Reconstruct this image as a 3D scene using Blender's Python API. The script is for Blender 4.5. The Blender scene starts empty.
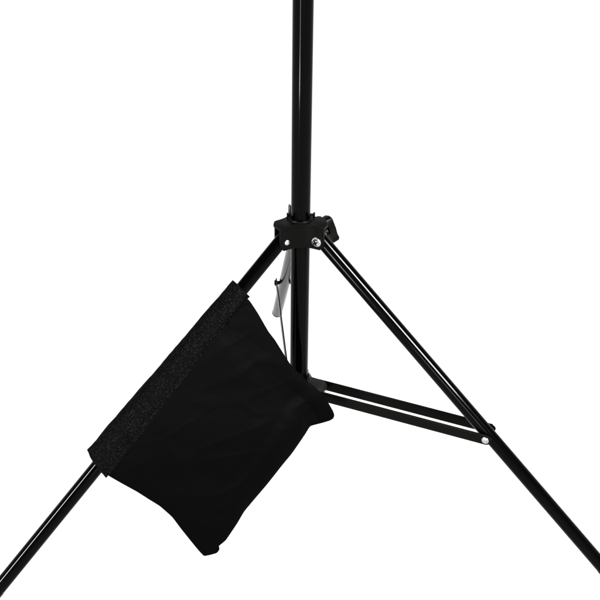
import bpy, bmesh, math, random
from mathutils import Vector, Matrix, noise

random.seed(4)
sc = bpy.context.scene
COL = sc.collection
CM = 0.01
R = math.radians

# ------------------------------------------------------------------ helpers
def tag(o, label=None, cat=None, kind=None):
    if label: o['label'] = label
    if cat: o['category'] = cat
    if kind: o['kind'] = kind
    return o

def obj(name, bm, m, parent=None, smooth=35):
    me = bpy.data.meshes.new(name)
    bmesh.ops.recalc_face_normals(bm, faces=bm.faces)
    bm.to_mesh(me); bm.free()
    if smooth:
        me.shade_smooth(); me.set_sharp_from_angle(angle=R(smooth))
    me.transform(Matrix.Scale(CM, 4))
    me.materials.append(m)
    o = bpy.data.objects.new(name, me)
    COL.objects.link(o)
    if parent: o.parent = parent
    return o

def frame(d):
    d = Vector(d).normalized()
    a = Vector((0, 0, 1)) if abs(d.z) < .9 else Vector((1, 0, 0))
    e1 = d.cross(a).normalized(); e2 = d.cross(e1)
    return d, e1, e2

def add_lathe(bm, origin, axis, prof, n=48):
    """prof: list of (t along axis, radius); revolved, ends closed when radius is 0 or with a disc"""
    d, e1, e2 = frame(axis); o = Vector(origin)
    rings = []
    for t, r in prof:
        if r <= 1e-6:
            rings.append([bm.verts.new(o + d*t)])
        else:
            rings.append([bm.verts.new(o + d*t + (e1*math.cos(2*math.pi*k/n) + e2*math.sin(2*math.pi*k/n))*r) for k in range(n)])
    for A, B in zip(rings, rings[1:]):
        for k in range(n):
            k2 = (k+1) % n
            if len(A) == 1 and len(B) == 1: continue
            if len(A) == 1: bm.faces.new((A[0], B[k2], B[k]))
            elif len(B) == 1: bm.faces.new((A[k], A[k2], B[0]))
            else: bm.faces.new((A[k], A[k2], B[k2], B[k]))
    if len(rings[0]) > 1: bm.faces.new(rings[0])
    if len(rings[-1]) > 1: bm.faces.new(rings[-1])

def add_prism(bm, pts, M, z0, z1, bev=0):
    """2-D outline extruded between z0 and z1 in the frame M"""
    a = [bm.verts.new(M @ Vector((x, y, z0))) for x, y in pts]
    b = [bm.verts.new(M @ Vector((x, y, z1))) for x, y in pts]
    fs = [bm.faces.new(a), bm.faces.new(b)]
    n = len(pts)
    for k in range(n):
        fs.append(bm.faces.new((a[k], a[(k+1) % n], b[(k+1) % n], b[k])))
    if bev:
        es = list({e for f in fs[:2] for e in f.edges})
        bmesh.ops.bevel(bm, geom=es, offset=bev, segments=2, profile=.6, affect='EDGES')

def basis(ex, ey, ez, o):
    M = Matrix((ex, ey, ez)).transposed().to_4x4(); M.translation = Vector(o); return M

# ------------------------------------------------------------------ materials
def new_mat(name):
    m = bpy.data.materials.new(name); m.use_nodes = True
    nt = m.node_tree; b = nt.nodes['Principled BSDF']
    return m, nt, b

def enamel(name, col, rough, ior, bump=.0, bscale=900, var=.35):
    m, nt, b = new_mat(name)
    tc = nt.nodes.new('ShaderNodeTexCoord')
    nz = nt.nodes.new('ShaderNodeTexNoise'); nz.inputs['Scale'].default_value = 60; nz.inputs['Detail'].default_value = 6
    nt.links.new(tc.outputs['Object'], nz.inputs['Vector'])
    mr = nt.nodes.new('ShaderNodeMapRange')
    mr.inputs['To Min'].default_value = rough*(1-var); mr.inputs['To Max'].default_value = rough*(1+var)
    nt.links.new(nz.outputs['Fac'], mr.inputs['Value']); nt.links.new(mr.outputs['Result'], b.inputs['Roughness'])
    b.inputs['Base Color'].default_value = (*col, 1)
    b.inputs['IOR'].default_value = ior
    if bump:
        n2 = nt.nodes.new('ShaderNodeTexNoise'); n2.inputs['Scale'].default_value = bscale; n2.inputs['Detail'].default_value = 3
        nt.links.new(tc.outputs['Object'], n2.inputs['Vector'])
        bp = nt.nodes.new('ShaderNodeBump'); bp.inputs['Strength'].default_value = bump; bp.inputs['Distance'].default_value = .0004
        nt.links.new(n2.outputs['Fac'], bp.inputs['Height']); nt.links.new(bp.outputs['Normal'], b.inputs['Normal'])
    return m

M_TUBE = enamel('black_gloss_enamel', (.0002, .0002, .0002), .09, 1.14)
M_BRACE = enamel('black_satin_steel', (.0010, .0010, .0008), .30, 1.12, .15)
M_HUB = enamel('black_moulded_plastic', (.0006, .0006, .0005), .38, 1.115, .25)
M_COLLAR = enamel('worn_black_plastic', (.003, .003, .0028), .42, 1.19, .25)
M_CAP = enamel('dark_rubber', (.0012, .0012, .0012), .35, 1.14, .2)
M_ROD = enamel('dark_steel', (.02, .02, .02), .3, 1.5)

def metal(name, col, rough):
    m, nt, b = new_mat(name)
    tc = nt.nodes.new('ShaderNodeTexCoord')
    nz = nt.nodes.new('ShaderNodeTexNoise'); nz.inputs['Scale'].default_value = 700; nz.inputs['Detail'].default_value = 4
    nt.links.new(tc.outputs['Object'], nz.inputs['Vector'])
    cr = nt.nodes.new('ShaderNodeValToRGB')
    cr.color_ramp.elements[0].position = .3; cr.color_ramp.elements[0].color = (*[c*.55 for c in col], 1)
    cr.color_ramp.elements[1].position = .62; cr.color_ramp.elements[1].color = (*col, 1)
    nt.links.new(nz.outputs['Fac'], cr.inputs['Fac']); nt.links.new(cr.outputs['Color'], b.inputs['Base Color'])
    b.inputs['Metallic'].default_value = 1; b.inputs['Roughness'].default_value = rough
    return m
M_CHROME = metal('bright_chrome', (.62, .62, .62), .12)
M_RIVET = metal('zinc_rivet', (.5, .5, .5), .3)

def mat_fabric():
    m, nt, b = new_mat('black_nylon_cloth')
    tc = nt.nodes.new('ShaderNodeTexCoord')
    big = nt.nodes.new('ShaderNodeTexNoise'); big.inputs['Scale'].default_value = 14; big.inputs['Detail'].default_value = 5; big.inputs['Distortion'].default_value = .8
    nt.links.new(tc.outputs['Object'], big.inputs['Vector'])
    fine = nt.nodes.new('ShaderNodeTexNoise'); fine.inputs['Scale'].default_value = 1500; fine.inputs['Detail'].default_value = 2
    nt.links.new(tc.outputs['Object'], fine.inputs['Vector'])
    b1 = nt.nodes.new('ShaderNodeBump'); b1.inputs['Strength'].default_value = .25; b1.inputs['Distance'].default_value = .012
    nt.links.new(big.outputs['Fac'], b1.inputs['Height'])
    b2 = nt.nodes.new('ShaderNodeBump'); b2.inputs['Strength'].default_value = .25; b2.inputs['Distance'].default_value = .0003
    nt.links.new(fine.outputs['Fac'], b2.inputs['Height']); nt.links.new(b1.outputs['Normal'], b2.inputs['Normal'])
    nt.links.new(b2.outputs['Normal'], b.inputs['Normal'])
    b.inputs['Base Color'].default_value = (.0003, .0003, .0003, 1)
    b.inputs['Roughness'].default_value = .65; b.inputs['IOR'].default_value = 1.063
    return m
M_FABRIC = mat_fabric()

def mat_webbing():
    m, nt, b = new_mat('black_woven_webbing')
    uv = nt.nodes.new('ShaderNodeUVMap'); uv.uv_map = 'weave'
    sp = nt.nodes.new('ShaderNodeSeparateXYZ'); nt.links.new(uv.outputs['UV'], sp.inputs[0])
    def math_(op, a, v=None, c=None):
        n = nt.nodes.new('ShaderNodeMath'); n.operation = op
        for i, x in enumerate((a, v, c)):
            if x is None: continue
            if isinstance(x, (int, float)): n.inputs[i].default_value = x
            else: nt.links.new(x, n.inputs[i])
        return n.outputs[0]
    wob = nt.nodes.new('ShaderNodeTexNoise'); wob.inputs['Scale'].default_value = 2.5; wob.inputs['Detail'].default_value = 3
    nt.links.new(uv.outputs['UV'], wob.inputs['Vector'])
    w = math_('MULTIPLY', wob.outputs['Fac'], 6)
    # u,v are in centimetres: ribs across the band, yarn rows along it
    su = math_('SINE', math_('MULTIPLY_ADD', sp.outputs['X'], 2*math.pi/.225, w))
    sv = math_('SINE', math_('MULTIPLY_ADD', sp.outputs['Y'], 2*math.pi/.215, w))
    dots = math_('MULTIPLY', math_('MULTIPLY_ADD', su, .5, .5), math_('MULTIPLY_ADD', sv, .5, .5))
    dots = math_('POWER', dots, 1.6)
    fl = nt.nodes.new('ShaderNodeTexNoise'); fl.inputs['Scale'].default_value = 5; fl.inputs['Detail'].default_value = 4; fl.inputs['Roughness'].default_value = .75
    nt.links.new(uv.outputs['UV'], fl.inputs['Vector'])
    mr = nt.nodes.new('ShaderNodeMapRange'); mr.inputs['From Min'].default_value = .44; mr.inputs['From Max'].default_value = .76
    mr.inputs['To Min'].default_value = .1; mr.inputs['To Max'].default_value = 1.0
    nt.links.new(fl.outputs['Fac'], mr.inputs['Value'])
    cell = nt.nodes.new('ShaderNodeCombineXYZ')
    nt.links.new(math_('FLOOR', math_('MULTIPLY_ADD', sp.outputs['X'], 1/.225, math_('MULTIPLY_ADD', w, .159, .25))), cell.inputs[0])
    nt.links.new(math_('FLOOR', math_('MULTIPLY_ADD', sp.outputs['Y'], 1/.215, math_('MULTIPLY_ADD', w, .159, .25))), cell.inputs[1])
    wn = nt.nodes.new('ShaderNodeTexWhiteNoise'); wn.noise_dimensions = '2D'
    nt.links.new(cell.outputs[0], wn.inputs['Vector'])
    rnd = math_('MULTIPLY_ADD', math_('POWER', wn.outputs['Value'], 2.2), 1.75, .12)
    fac = math_('MULTIPLY', math_('MULTIPLY', dots, mr.outputs['Result']), rnd)
    mx = nt.nodes.new('ShaderNodeMix'); mx.data_type = 'RGBA'
    nt.links.new(fac, mx.inputs['Factor'])
    mx.inputs['A'].default_value = (.0003, .0003, .0003, 1); mx.inputs['B'].default_value = (.0185, .0185, .017, 1)
    nt.links.new(mx.outputs['Result'], b.inputs['Base Color'])
    bp = nt.nodes.new('ShaderNodeBump'); bp.inputs['Strength'].default_value = .6; bp.inputs['Distance'].default_value = .0008
    nt.links.new(dots, bp.inputs['Height']); nt.links.new(bp.outputs['Normal'], b.inputs['Normal'])
    b.inputs['Roughness'].default_value = .7; b.inputs['IOR'].default_value = 1.068
    return m
M_WEB = mat_webbing()

# ------------------------------------------------------------------ dimensions (cm, origin on the pole axis at the leg pivots)
FOCAL, PITCH, ROLL, TX, TZ, DIST = 1086.61, .532047, .0115232, .0343525, -10.0294, 147.1427
AZ0, TILT, RP = .0718854, .7436679, 2.8324
AZ = {'right': AZ0+R(-30), 'left': AZ0+R(210)+.0016642, 'back': AZ0+R(90)+.01914}
TL = {'right': TILT, 'left': TILT-.0216598, 'back': TILT+.00116}
S_RIV, S_END = 34.07, 58.5
Z_COL, R_COL = -23.815, 2.97
LEG_R = .91
SEP = 1.326
Z = Vector((0, 0, 1))

def leg_frame(i):
    a, t = AZ[i], TL[i]
    h = Vector((math.cos(a), math.sin(a), 0))
    u = h*math.cos(t) - Z*math.sin(t)
    side = Vector((-math.sin(a), math.cos(a), 0))
    return h, u, side
def leg_pt(i, s):
    h, u, side = leg_frame(i); return h*RP + u*s

# camera frame (the strip softboxes are aimed from the same viewing direction)
fw = Vector((0, math.cos(PITCH), -math.sin(PITCH))); rt = Vector((1, 0, 0)); up = rt.cross(fw)
rt2 = rt*math.cos(ROLL) + up*math.sin(ROLL); up2 = up*math.cos(ROLL) - rt*math.sin(ROLL)
CAM = Vector((TX, 0, TZ)) - fw*DIST

# ------------------------------------------------------------------ light stand
stand = bpy.data.objects.new('light_stand', None); COL.objects.link(stand)
stand.location = (0, 0, 0); stand.empty_display_size = .1
tag(stand, 'glossy black metal light stand with three splayed tubular legs and braces', 'light stand')

bm = bmesh.new()
add_lathe(bm, (0, 0, 0), Z, [(-27.2, 0), (-27.2, 1.1), (-27.05, 1.25), (74.8, 1.25), (75, 1.1), (75, 0)], 96)
obj('pole', bm, M_TUBE, stand)

# --- hub: plate over three open channels that hold the leg tops
H, REND, Z0, Z1 = 1.1, 3.85, -1.12, 2.32
order = ['right', 'back', 'left']
def outline_gap(i, j, inset=0):
    """outer wall line from the end of wing i round to the end of wing j"""
    hi, _, si = leg_frame(i); hj, _, sj = leg_frame(j)
    h = H-inset
    P0 = hi*2.95 + si*h; P2 = hj*2.95 - sj*h
    b = (hi+hj).normalized(); C = b*(1.05-inset*.8)
    # the corners towards the rear leg are cut away
    ci = .95 if j == 'back' else 0; cj = .5 if i == 'back' else 0
    pts = [hi*REND + si*(.2 if ci else h), hi*(REND-ci if ci else REND-.55) + si*h]
    for k in range(13):
        t = k/12; pts.append(P0*(1-t)**2 + C*2*t*(1-t) + P2*t*t)
    pts.append(hj*(REND-cj if cj else REND-.55) - sj*h); pts.append(hj*REND - sj*(.55 if cj else h))
    return pts
bm = bmesh.new()
plan = []
for k in range(3):
    plan += outline_gap(order[k], order[(k+1) % 3])
add_prism(bm, [(p.x, p.y) for p in plan], Matrix.Identity(4), 1.8, Z1, .08)
for k in range(3):
    A = outline_gap(order[k], order[(k+1) % 3]); B = outline_gap(order[k], order[(k+1) % 3], .24)
    if order[(k+1) % 3] == 'back': A, B = A[1:], B[1:]
    if order[k] == 'back': A, B = A[:-1], B[:-1]
    n = len(A); rows = []
    for q in range(n):
        zb = Z0 + (.5 if q in (0, n-1) else 0)
        vs = [bm.verts.new((A[q].x, A[q].y, 1.85)), bm.verts.new((A[q].x, A[q].y, zb)),
              bm.verts.new((B[q].x, B[q].y, zb)), bm.verts.new((B[q].x, B[q].y, 1.85))]
        rows.append(vs)
    for q in range(n-1):
        for w in range(4):
            bm.faces.new((rows[q][w], rows[q][(w+1) % 4], rows[q+1][(w+1) % 4], rows[q+1][w]))
    bm.faces.new(rows[0]); bm.faces.new(rows[-1])
# raised sleeve and locking lugs round the pole
add_lathe(bm, (0, 0, 0), Z, [(1.9, 1.27), (2.02, 1.66), (2.32, 1.66), (2.48, 1.58), (2.48, 1.27)], 64)
for x, y, q in ((-1.7, .5, -1), (1.75, .75, 1)):
    add_prism(bm, [(x-.12, y-.2), (x+.12, y-.2), (x+.12, y+.2), (x-.12, y+.2)], Matrix.Identity(4), 2.2, 2.72, .04)
    add_prism(bm, [(x-.35-q*.25, y-.3), (x+.35-q*.25, y-.3), (x+.35-q*.25, y+.3), (x-.35-q*.25, y+.3)], Matrix.Identity(4), 2.2, 2.5, .05)
g = Vector((math.cos(AZ0+R(30)), math.sin(AZ0+R(30)), 0)); gp = Z.cross(g)
add_prism(bm, [(1.4, -.85), (3.35, -.85), (3.6, -.6), (3.6, .6), (3.35, .85), (1.4, .85)], basis(g, gp, Z, (0, 0, 0)), -.6, 1.4, .1)
hub = obj('hub', bm, M_HUB, stand, 30)

bm = bmesh.new()
add_lathe(bm, (-1.48, 1.35, 2.0), Z, [(0, .17), (1.45, .17), (1.55, .12), (1.55, 0)], 20)
obj('locking_pin', bm, M_ROD, hub)

# pivot bolts
def bolt(center, axis, r, dome, name, mat, parent, dark_reflection=True, washer=0):
    bm = bmesh.new()
    ax = Vector(axis).normalized()
    prof = [(-.05, r*1.0), (dome*.35, r*1.0)] + [(dome*(.35+.65*math.sin(a)), r*math.cos(a)) for a in [R(x) for x in (15, 30, 45, 58, 70, 80)]] + [(dome, 0)]
    add_lathe(bm, center, ax, prof, 32)
    o = obj(name, bm, mat, parent, 40)
    return o
bolts = {}
for i in ('right', 'left', 'back'):
    h, u, side = leg_frame(i)
    P = h*RP
    for sg in (-1, 1):
        front = (i == 'right' and sg < 0) or (i == 'left' and sg > 0)
        n = side*sg
        if i == 'right' and sg < 0:
            # large bright hex-flanged bolt head; black cross bars stand in for dark reflections
            bm = bmesh.new()
            add_lathe(bm, P + n*(H+.005), n, [(-.05, .66), (.09, .66), (.13, .6), (.13, 0)], 40)
            add_lathe(bm, P + n*(H+.1), n, [(0, .52), (.22, .5), (.32, .36), (.34, .22), (.2, .12), (.2, 0)], 6)
            b_ = obj('bolt', bm, M_CHROME, hub, 25)
            d, e1, e2 = frame(n)
            for ang in (.5, .5+math.pi/2):
                c, s_ = e1*math.cos(ang)+e2*math.sin(ang), e2*math.cos(ang)-e1*math.sin(ang)
                bm = bmesh.new()
                add_prism(bm, [(-.36, -.1), (.36, -.1), (.36, .1), (-.36, .1)], basis(c, s_, d, P + n*(H+.1)), .2, .345+.003*(ang > 1))
                obj('dark_reflection', bm, M_HUB, b_, 0)
        else:
            bm = bmesh.new()
            add_lathe(bm, P + n*(H+.005), n, [(-.05, .38), (.08, .38), (.17, .3), (.2, .17), (.1, .14), (.1, 0)], 28)
            obj('bolt', bm, M_RIVET, hub, 40)

# --- clamp knob on its screw, between the right and back legs
kb = Vector((3.85, 2.6, -.55))
kdir = Vector((kb.x, kb.y, 0)).normalized()
bm = bmesh.new()
add_lathe(bm, (kdir*1.3) + Z*.1, kdir, [(0, .62), (1.2, .62), (1.35, .5), (1.35, .3), (3.3, .3), (3.3, 0)], 28)
rod = obj('clamp_screw', bm, M_HUB, hub, 35)
long_ax = Vector((.33, -.05, -.94)).normalized()
wid = long_ax.cross(kdir).normalized(); nor = wid.cross(long_ax).normalized()
bm = bmesh.new()
out = []
for k in range(40):
    a = 2*math.pi*k/40
    c, s_ = math.cos(a), math.sin(a)
    p = 5.5
    x = 1.82*math.copysign(abs(c)**(2/p), c); y = .86*math.copysign(abs(s_)**(2/p), s_)
    y *= 1 - .22*math.exp(-(x/.55)**2)*(1) + .06*(x > 0)
    out.append((x, y))
add_prism(bm, out, basis(long_ax, wid, nor, kb), -.5, .5, .16)
add_lathe(bm, kb - nor*1.0, nor, [(0, .55), (.6, .6), (.6, 0)], 28)
obj('clamp_knob', bm, M_HUB, stand, 40)

# --- legs
for i in ('right', 'left', 'back'):
    h, u, side = leg_frame(i)
    bm = bmesh.new()
    add_lathe(bm, leg_pt(i, 0), u, [(-.75, 0), (-.75, LEG_R-.1), (-.65, LEG_R), (S_END-.6, LEG_R), (S_END-.55, LEG_R-.08), (S_END-.55, 0)], 80)
    leg = obj('leg', bm, M_TUBE, stand)
    bm = bmesh.new()
    pr = [(S_END-.66, 0), (S_END-.66, LEG_R+.03), (S_END-.1, LEG_R+.03)]
    for a in (15, 30, 45, 60, 75): pr.append((S_END-.1 + .72*math.sin(R(a)), (LEG_R+.03)*math.cos(R(a))))
    pr.append((S_END-.1+.74, 0))
    add_lathe(bm, leg_pt(i, 0), u, pr, 56)
    obj('foot_cap', bm, M_CAP, leg)
    # rivet through leg and both brace bars
    P = leg_pt(i, S_RIV)
    for sg in (-1, 1):
        n = side*sg
        bm = bmesh.new()
        add_lathe(bm, P + n*(SEP+.11), n, [(-.6, .3), (0, .3), (.005, .49), (.1, .49), (.19, .4), (.23, .22), (.23, 0)], 36)
        obj('rivet', bm, M_HUB if i == 'back' or (i == 'right' and sg > 0) else M_RIVET, leg, 40)
    # brace: a pair of flat bars from the lower collar out to the rivet
    C = h*R_COL + Z*Z_COL
    ex = (P - C).normalized(); L = (P-C).length; ey = side.cross(ex).normalized()
    hb = .75
    pts = []
    for k in range(13):
        a = R(-90 + 180*k/12); pts.append((L + hb*math.cos(a), hb*math.sin(a)))
    for k in range(13):
        a = R(90 + 180*k/12); pts.append((hb*math.cos(a), hb*math.sin(a)))
    for sg in (-1, 1):
        bm = bmesh.new()
        Mx = basis(ex, ey, ex.cross(ey).normalized(), C)
        # bar lies at SEP to the side of the leg axis
        w = Mx.to_3x3() @ Vector((0, 0, 1)); q = 1 if w.dot(side*sg) > 0 else -1
        zc = SEP*q
        pb = pts
        if i == 'right' and sg > 0:                    # the far bar is cut short just past its rivet
            pb = [(min(x, L+.12), y) for x, y in pts if x < L+.12 or abs(y) > .6]
        add_prism(bm, pb, Mx, zc-.09, zc+.09, .03)
        obj('brace', bm, M_BRACE, stand, 35)

# --- lower collar: ring round the pole with three blunt lugs between the brace bars
bm = bmesh.new()
add_lathe(bm, (0, 0, Z_COL), Z, [(-1.6, 1.27), (-1.6, 1.75), (-1.5, 1.85), (1.0, 1.85), (1.1, 1.75), (1.1, 1.27)], 64)
for i in order:
    h, u, side = leg_frame(i)
    pts = [(1.5, -.9)] + [(3.0 + 1.05*math.cos(R(a)), 1.05*math.sin(R(a))) for a in range(-90, 91, 15)] + [(1.5, .9)]
    pts = [(1.4, -.95), (1.4, .95), (3.0, .95)] + [(3.0+.95*math.sin(R(a)), .95*math.cos(R(a))) for a in range(15, 180, 15)] + [(3.0, -.95)]
    add_prism(bm, pts, basis(h, Z, h.cross(Z), Z*Z_COL), -1.16, 1.16, .1)
collar = obj('collar', bm, M_COLLAR, stand, 35)
for i in order:
    h, u, side = leg_frame(i)
    for sg in (-1, 1):
        n = side*sg
        bm = bmesh.new()
        add_lathe(bm, h*R_COL + Z*Z_COL + n*(SEP+.11), n, [(-.3, .3), (0, .3), (.005, .46), (.1, .46), (.2, .3), (.22, 0)], 30)
        obj('rivet', bm, M_HUB, collar, 40)
bm = bmesh.new()
add_lathe(bm, (1.5, .1, Z_COL+1.0), Z, [(0, .16), (.7, .16), (.78, .1), (.78, 0)], 18)
obj('locking_pin', bm, M_ROD, collar)

# ------------------------------------------------------------------ sandbag saddled over the left leg
hL, uL, sL = leg_frame('left')
P0 = hL*RP
a, t = AZ['left'], TL['left']
vL = Vector((-math.cos(a)*math.sin(t), -math.sin(a)*math.sin(t), -math.cos(t)))
nL = sL                                   # towards the front
if nL.y > 0: nL = -nL
def bag_pt(s, v, n): return P0 + uL*s + vL*v + nL*n

bag = bpy.data.objects.new('sandbag', None); COL.objects.link(bag); bag.empty_display_size = .1
tag(bag, 'plain black nylon sandbag saddled over the left leg of the light stand', 'sandbag')

# outlines of the two pouches in (s along the leg, v down from it, n outwards), centimetres
FRONT = [[(8.8, -0.67, 1.5), (11.61, -1.12, 1.36), (16.58, -1.18, 1.35), (24.71, -1.11, 1.37), (31.93, -0.95, 1.42), (37.44, -1.03, 1.39)],
         [(8.8, -0.67, 1.5), (8.84, 0.68, 1.9), (9.44, 2.62, 2.49), (10.41, 5.34, 3.3), (10.75, 6.82, 3.74), (12.02, 10.88, 4.96), (12.33, 14.27, 5.98), (12.35, 15.6, 6.78), (12.44, 16.85, 7.25), (12.9, 18.6, 7.58), (13.39, 20.18, 7.75)],
         [(13.39, 20.18, 7.75), (13.66, 20.68, 7.9), (14.08, 20.96, 7.99), (14.69, 20.93, 7.78), (15.64, 20.45, 7.34), (16.95, 19.37, 7.01), (18.02, 19.06, 7.42), (19.49, 19.21, 7.46), (21.5, 19.36, 7.51), (23.43, 19.34, 7.5), (26.72, 19.38, 7.51), (29.12, 19.31, 7.49), (31.59, 19.26, 7.48), (33.41, 19.56, 7.57), (36.2, 19.83, 7.65), (37.41, 19.57, 7.57), (37.69, 19.95, 7.69), (38.35, 20.0, 7.7), (39.1, 19.36, 7.51)],
         [(37.44, -1.03, 1.39), (37.56, 0.51, 1.85), (37.44, 2.84, 2.55), (37.28, 5.23, 3.27), (37.27, 7.18, 3.85), (37.24, 9.01, 4.4), (37.56, 11.34, 5.1), (38.16, 13.23, 5.67), (38.85, 15.56, 6.37), (39.44, 17.66, 7.0), (39.65, 18.74, 7.32), (39.1, 19.36, 7.51)]]
def resample(pts, n):
    """Catmull-Rom through pts, n+1 samples evenly by length"""
    P = [Vector(p) for p in pts]
    dense = []
    for k in range(len(P)-1):
        p0 = P[max(k-1, 0)]; p1 = P[k]; p2 = P[k+1]; p3 = P[min(k+2, len(P)-1)]
        for q in range(24):
            x = q/24
            m1 = (p2-p0)*.5*.4; m2 = (p3-p1)*.5*.4
            dense.append(p1*(2*x**3-3*x*x+1) + m1*(x**3-2*x*x+x) + p2*(-2*x**3+3*x*x) + m2*(x**3-x*x))
    dense.append(P[-1])
    cum = [0]
    for A, B in zip(dense, dense[1:]): cum.append(cum[-1] + (B-A).length)
    out = []; k = 0
    for q in range(n+1):
        d = cum[-1]*q/n
        while k < len(cum)-2 and cum[k+1] < d: k += 1
        f = (d-cum[k])/max(cum[k+1]-cum[k], 1e-9)
        out.append(dense[k].lerp(dense[k+1], min(max(f, 0), 1)))
    return out

def pouch(sides, bulge_out, bulge_in, seed, crease=None, N=90):
    top, right, bottom, left = sides
    T = resample(top, N); B = resample(bottom, N); Rr = resample(right, N); Ll = resample(left, N)
    # T: right->left along the leg, B: same direction along the bottom; Rr, Ll run down the sides
    bm = bmesh.new()
    G = {}
    for side_ in (0, 1):
        for i in range(N+1):
            for j in range(N+1):
                rim = i in (0, N) or j in (0, N)
                if rim and side_ == 1: G[1, i, j] = G[0, i, j]; continue
                x, y = i/N, j/N
                p = (T[i]*(1-y) + B[i]*y) + (Rr[j]*(1-x) + Ll[j]*x) \
                    - (T[0]*(1-x)*(1-y) + T[N]*x*(1-y) + B[0]*(1-x)*y + B[N]*x*y)
                fx = 1-(2*x-1)**2; fy = 1-(2*y-1)**2
                fy2 = 1-(max(0, (y-.6)/.4))**2 if y > .6 else 1-(1-y/.6)**2
                f = (fx**.8)*(fy2**.8)
                # sand settles low; cloth pulls into long folds
                w1 = noise.noise(Vector((p.x*.16 + p.y*.10 + seed, p.y*.05 - p.x*.03, seed*2.3)))
                w2 = noise.noise(Vector((p.x*.45 - seed, p.y*.33 + p.x*.2, seed)))
                w3 = 1-abs(noise.noise(Vector((p.x*.22 + p.y*.28, p.y*.07 - p.x*.09, seed+7))))*2
                edge = min(1, 8*min(x, 1-x, y, 1-y))
                amt = (w1*.26 + w2*.05 + max(0, w3-.6)*.18)*edge
                if side_ == 0: p.z += bulge_out*f + amt
                else: p.z -= bulge_in*f - amt*.5
                if side_ == 0: p.z -= .3*math.exp(-(y/.07)**2)
                if crease: 
                    p.z += crease(x, y)*edge*(1 if side_ == 0 else .6)
                G[side_, i, j] = bm.verts.new(bag_pt(p.x, p.y, p.z))
    for side_ in (0, 1):
        for i in range(N):
            for j in range(N):
                f = (G[side_, i, j], G[side_, i+1, j], G[side_, i+1, j+1], G[side_, i, j+1])
                try: bm.faces.new(f if side_ == 0 else f[::-1])
                except ValueError: pass
    return bm

def ear_crease(x, y):
    # fold running up from the notch beside the right-hand corner
    d = x - (.115 - .06*(1-y))
    return -.55*math.exp(-(d/.022)**2)*max(0, (y-.55)/.45) - .35*max(0, min(1, -d/.05))*max(0, (y-.5)/.5)
obj('pouch', pouch(FRONT, 1.5, .9, 1.7, ear_crease), M_FABRIC, bag, 60)
BACK = [[(9.6, .9, -1.85), (23, 1.0, -1.9), (37, .9, -2.0)],
        [(9.6, .9, -1.85), (12.2, 7, -2.6), (15.8, 12.6, -3.2)],
        [(15.8, 12.6, -3.2), (21, 13.8, -3.4), (29, 14.4, -3.4), (35.6, 13.6, -3.2)],
        [(37, .9, -2.0), (36, 7, -2.7), (35.6, 13.6, -3.2)]]
obj('pouch', pouch(BACK, .25, 1.8, 9.1), M_FABRIC, bag, 60)

# webbing band: folded over the leg, stitched to both pouches
NS, prof_n = 120, 44
def band_profile(f):
    """closed strip profile (v, n) at fraction f along the band, front edge -> over the leg -> back edge"""
    ro = 1.72 + .75*f**1.1                       # loft over the leg
    pts = []
    vi = -.12 + .60*min(1, f*1.25) + .05*noise.noise(Vector((f*26, 1, 4))) + .03*noise.noise(Vector((f*90, 2, 4)))
    pts.append((vi, 2.02 + .12*f)); pts.append((vi*.45-.12, 1.97 + .06*f))
    for k in range(9):
        ang = R(20*k)                            # 0 = front, 90 = top, 180 = back
        pts.append((-ro*math.sin(ang)*.98, (1.84+.1*f if ang < 1.5 else 1.72+.1*f)*math.cos(ang)*(1 if ang < math.pi/2 else 1.0 + .42*f*math.sin(ang))))
    pts.append((vi*.5, -1.85)); pts.append((vi+.6, -1.95))
    return [Vector((p[0], p[1], 0)) for p in pts]
bm = bmesh.new()
uvl = bm.loops.layers.uv.new('weave')
rows = []
S_TOP, S_BOT_OUT, S_BOT_IN = 8.15, 36.75, 37.9
for q in range(NS+1):
    f = q/NS
    pr = resample([tuple(p) for p in band_profile(f)], prof_n)
    row = []; arc = 0
    for k, p in enumerate(pr):
        if k: arc += (pr[k]-pr[k-1]).length
        g = max(0, min(1, 1-k/(prof_n*.5)))       # 1 at the front edge, 0 over the top
        s0 = S_TOP + .28*g; s1 = S_BOT_OUT + (S_BOT_IN-S_BOT_OUT)*g
        s = s0 + (s1-s0)*f
        wob = noise.noise(Vector((s*.35, k*.05, 3)))*.10 + noise.noise(Vector((s*1.3, k*.12, 8)))*.035
        tng = (pr[min(k+1, prof_n)] - pr[max(k-1, 0)]).normalized(); nn = Vector((-tng.y, tng.x, 0))
        if nn.dot(Vector((p.x-.3, p.y, 0))) < 0: nn = -nn
        po = p + nn*wob; pi_ = po - nn*.2
        row.append((bm.verts.new(bag_pt(s, po.x, po.y)), bm.verts.new(bag_pt(s, pi_.x, pi_.y)), s, arc))
    rows.append(row)
def quad(items):
    fc = bm.faces.new([it[0] for it in items])
    for lp, it in zip(fc.loops, items): lp[uvl].uv = (it[1], it[2])
for q in range(NS):
    for k in range(prof_n):
        for w in (0, 1):
            quad([(rows[a_][b_][w], rows[a_][b_][2], rows[a_][b_][3]) for a_, b_ in ((q, k), (q+1, k), (q+1, k+1), (q, k+1))])
    for k in (0, prof_n):
        quad([(rows[a_][k][w], rows[a_][k][2], rows[a_][k][3] + .2*w) for a_, w in ((q, 0), (q+1, 0), (q+1, 1), (q, 1))])
for q in (0, NS):
    for k in range(prof_n):
        quad([(rows[q][b_][w], rows[q][b_][2]+.2*w, rows[q][b_][3]) for b_, w in ((k, 0), (k+1, 0), (k+1, 1), (k, 1))])
obj('webbing_band', bm, M_WEB, bag, 50)

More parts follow.
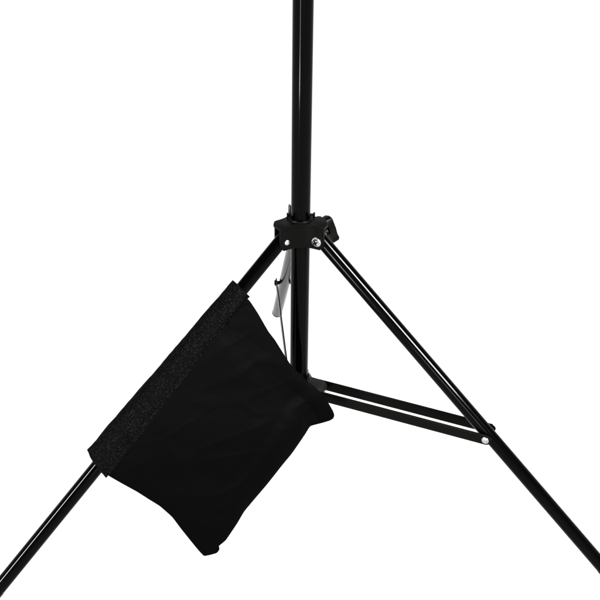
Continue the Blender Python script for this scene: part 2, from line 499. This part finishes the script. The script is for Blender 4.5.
# ------------------------------------------------------------------ white studio sweep the stand stands on
ZF = (leg_pt('right', S_END).z - .95)
bm = bmesh.new()
prof = [(-700, 0), (520, 0)] + [(520+120*math.sin(R(a)), 120-120*math.cos(R(a))) for a in range(10, 91, 10)] + [(640, 420)]
rows = [[bm.verts.new((x, y, ZF+z)) for x in (-900, 900)] for y, z in prof]
for A, B in zip(rows, rows[1:]): bm.faces.new((A[0], A[1], B[1], B[0]))
m, nt, b = new_mat('glowing_white_sweep')
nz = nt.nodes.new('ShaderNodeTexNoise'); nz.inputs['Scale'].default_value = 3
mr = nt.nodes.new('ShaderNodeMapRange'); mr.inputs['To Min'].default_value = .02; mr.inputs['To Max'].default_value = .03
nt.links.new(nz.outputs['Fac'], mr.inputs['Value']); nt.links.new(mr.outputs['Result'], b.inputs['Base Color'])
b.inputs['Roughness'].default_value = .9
b.inputs['Emission Color'].default_value = (1, 1, 1, 1); b.inputs['Emission Strength'].default_value = 1.01  # sweep given its own glow to stay pure white and shadowless
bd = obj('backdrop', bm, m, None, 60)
tag(bd, 'plain white studio sweep under and behind the light stand', None, 'structure')

# ------------------------------------------------------------------ world: white studio, dimmer overhead
w = bpy.data.worlds.new('World'); sc.world = w; w.use_nodes = True
nt = w.node_tree; bg = nt.nodes['Background']
tc = nt.nodes.new('ShaderNodeTexCoord'); sx = nt.nodes.new('ShaderNodeSeparateXYZ')
nt.links.new(tc.outputs['Generated'], sx.inputs[0])
cr = nt.nodes.new('ShaderNodeValToRGB')
cr.color_ramp.elements[0].position = .2; cr.color_ramp.elements[0].color = (1, 1, 1, 1)
cr.color_ramp.elements[1].position = .5; cr.color_ramp.elements[1].color = (.1, .1, .1, 1)
nt.links.new(sx.outputs['Z'], cr.inputs['Fac']); nt.links.new(cr.outputs['Color'], bg.inputs['Color'])
bg.inputs['Strength'].default_value = 1.0

# ------------------------------------------------------------------ strip softboxes, set where the tubes' highlights call for them
def strip_lamp(name, pt, d, off, s0, s1, r, dist, width, radiance):
    """pt(s): axis point; off: highlight's place across the tube (-1..1, + = towards image right/up side)"""
    d = d.normalized(); ends = []
    for s in (s0, s1):
        p = pt(s); view = (p-CAM).normalized()
        e2 = d.cross(-view).normalized()
        if e2.dot(rt2) < 0: e2 = -e2
        e1 = e2.cross(d).normalized()
        if e1.dot(-view) < 0: e1 = -e1
        n = e1*math.sqrt(1-off*off) + e2*off
        q = p + n*r
        rf = view - n*2*view.dot(n)
        ends.append((q, rf, q + rf*dist))
    A, B = ends[0][2], ends[1][2]
    mid = (A+B)*.5; aim = ((ends[0][0]+ends[1][0])*.5 - mid).normalized()
    x = (B-A); L = x.length; x.normalize(); z = -aim; x = (x - z*x.dot(z)).normalized(); y = z.cross(x)
    ld = bpy.data.lights.new(name, 'AREA'); ld.shape = 'RECTANGLE'; ld.size = L*CM; ld.size_y = width*CM
    ld.energy = radiance*math.pi*(L*CM)*(width*CM)
    o = bpy.data.objects.new(name, ld); COL.objects.link(o)
    Mx = basis(x, y, z, mid*CM); o.matrix_world = Mx
    return o
uR = leg_frame('right')[1]
strip_lamp('strip_softbox', lambda s: leg_pt('right', s), uR, .33, 1, 27, LEG_R, 170, 54, 230)
strip_lamp('strip_softbox', lambda s: leg_pt('right', s), uR, -.42, 2, 22, LEG_R, 170, 26, 120)
strip_lamp('strip_softbox', lambda s: leg_pt('left', s), uL, -.42, 36, 62, LEG_R, 170, 26, 210)
strip_lamp('strip_softbox', lambda s: leg_pt('right', s), uR, -.12, 19, 33, LEG_R, 170, 18, 34)
strip_lamp('strip_softbox', lambda s: Z*s, Z, -.24, 21, 45, 1.25, 190, 16, 44)

# ------------------------------------------------------------------ camera
cd = bpy.data.cameras.new('camera'); cam = bpy.data.objects.new('camera', cd); COL.objects.link(cam)
cd.sensor_width = 36; cd.sensor_fit = 'HORIZONTAL'; cd.lens = FOCAL/600*36
cd.clip_start = .01; cd.clip_end = 200
cam.matrix_world = basis(rt2, up2, -fw, CAM*CM)
sc.camera = cam

sc.render.engine = 'CYCLES'
sc.view_settings.view_transform = 'Standard'; sc.view_settings.look = 'None'
sc.view_settings.exposure = 0; sc.view_settings.gamma = 1
sc.cycles.use_denoising = True
sc.cycles.max_bounces = 6
